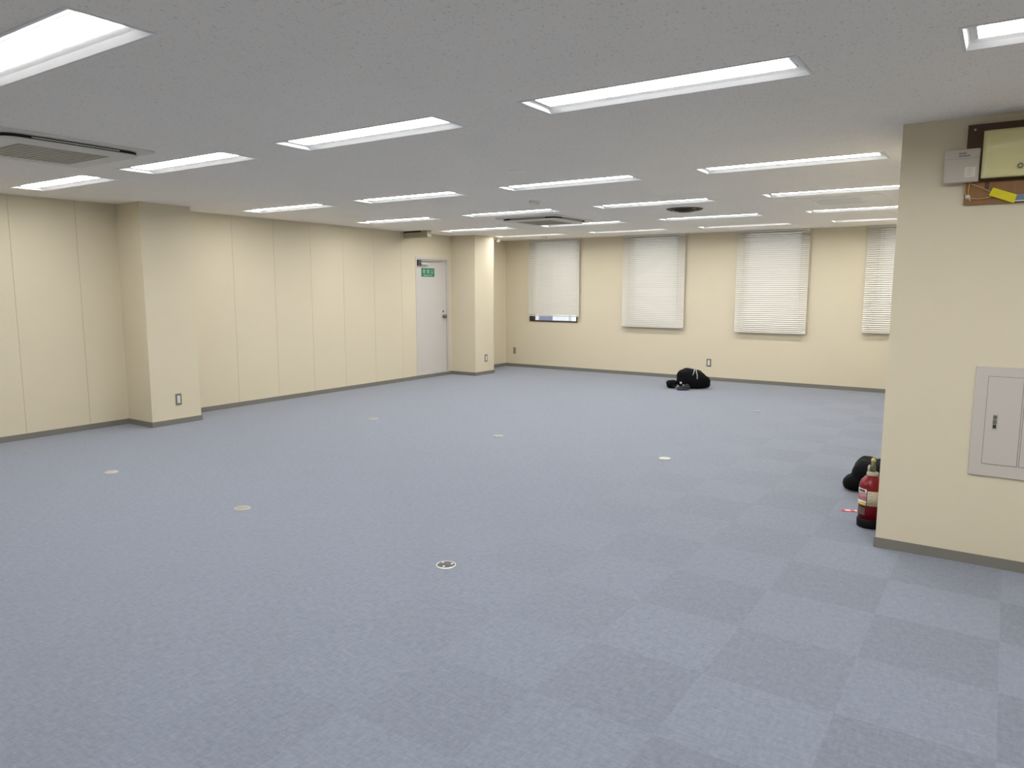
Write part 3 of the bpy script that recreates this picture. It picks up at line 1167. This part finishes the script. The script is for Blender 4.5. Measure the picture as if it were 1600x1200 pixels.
# grey terminal box
t = thing('terminal_box', 'small grey plastic box with white sticker, left of the cream metal box', 'box', (-0.350, RY, 2.185))
box_obj('case', (0, 0.168, -0.060, -0.0206, 0.0, 0.18), M['router'], t, bev=0.006)
box_obj('sticker', (0.10, 0.150, -0.0612, -0.0598, 0.027, 0.080), M['sticker'], t)
box_obj('seam_line', (0.004, 0.164, -0.0606, -0.0597, 0.128, 0.1292), M['seam'], t)
for x0, x1, z in ((0.068, 0.098, 0.152), (0.066, 0.118, 0.138)):
    bm = new_bm()
    k = x0
    rn = random.Random(int(z * 1000))
    while k < x1:
        wd = rn.uniform(0.003, 0.006)
        add_box(bm, k, k + wd, -0.0610, -0.0597, z, z + 0.0085)
        k += wd + 0.002
    obj('printed_mark', bm, M['ink_grey'], t)
bm = new_bm()
for k in range(4):
    add_box(bm, 0.108, 0.108 + (0.03 if k % 2 else 0.022), -0.0618, -0.0610, 0.07 - k * 0.011, 0.0715 - k * 0.011)
obj('printed_line', bm, M['ink_grey'], t)

# hook with cord, yellow tag and blue tag
YF = RY - 0.020
t = thing('cord_hook', 'white plastic cord hook at the lower left corner of the wooden board', 'hook', (-0.228, YF, 2.107))
bm = new_bm()
add_lathe(bm, [(0.013, 0), (0.013, -0.006), (0.008, -0.012), (0.009, -0.02), (0.0, -0.021)], 18, axis='y')
obj('knob', bm, M['hookw'], t)
bm = new_bm()
add_tube(bm, [(0.004, -0.008, -0.004), (0.010, -0.012, -0.014), (0.012, -0.010, -0.022)], 0.003, 8)
obj('prong', bm, M['hookw'], t)

bm = new_bm()


def bez(p0, p1, p2, n=10):
    p0, p1, p2 = Vector(p0), Vector(p1), Vector(p2)
    return [p0 * (1 - s) ** 2 + p1 * 2 * s * (1 - s) + p2 * s * s for s in [i / n for i in range(n + 1)]]


yy = YF - 0.012
add_tube(bm, bez((-0.222, yy, 2.188), (-0.228, yy, 2.15), (-0.226, yy, 2.112)), 0.0024, 6)
add_tube(bm, bez((-0.216, yy, 2.178), (-0.16, yy, 2.150), (-0.122, yy - 0.004, 2.128)), 0.0021, 6)
add_tube(bm, bez((-0.224, yy, 2.102), (-0.17, yy, 2.083), (-0.118, yy - 0.004, 2.102)), 0.0021, 6)
add_tube(bm, bez((-0.242, yy, 2.185), (-0.250, yy, 2.13), (-0.232, yy, 2.105)), 0.0021, 6)
o = obj('string', bm, M['string'])
tag(o, 'thin tan string looped from the white hook to the yellow tag', 'string')

t = thing('key_tag', 'tilted yellow tag with blue end hanging before the wooden board', 'tag', (-0.062, YF - 0.012, 2.104), 0)
bm = new_bm()
pts = [(-0.049, 0.045), (-0.067, 0.005), (0.051, -0.044), (0.062, 0.0)]
add_stack(bm, [[(x, -0.006, z) for x, z in pts], [(x, 0.0, z) for x, z in pts]])
obj('yellow_sleeve', bm, M['tagyellow'], t)
bm = new_bm()
pts = [(0.052, 0.002), (0.046, -0.030), (0.150, -0.030), (0.150, 0.002)]
add_stack(bm, [[(x, -0.004, z) for x, z in pts], [(x, -0.001, z) for x, z in pts]])
b_ = obj('blue_strip', bm, M['tagblue'], t)
box_obj('white_edge', (0.047, 0.150, -0.0045, -0.001, -0.035, -0.030), M['hookw'], t)

# ------------------------------------------------------------------ outside the windows
t = thing('neighbour_building', 'pale building seen through the uncovered strip of the leftmost window', 'building', (-10, 19, -3))
box_obj('facade', (-8, 14, 0, 3, 0, 12), M['ext_wall'], t)
box_obj('shutter', (-1.75, -1.28, -0.06, 0.02, 3.1, 5.4), M['ext_dark'], t)
box_obj('wall_panel', (-1.28, -0.72, -0.05, 0.02, 3.1, 5.4), M['ext_pink'], t)
for x0 in (-0.62, 0.06, 0.74):
    w = box_obj('window', (x0, x0 + 0.62, -0.04, 0.02, 3.1, 5.4), M['ext_win'], t)
    box_obj('mullion', (x0 + 0.57, x0 + 0.64, -0.06, 0.02, 3.1, 5.4), M['ext_dark'], w)
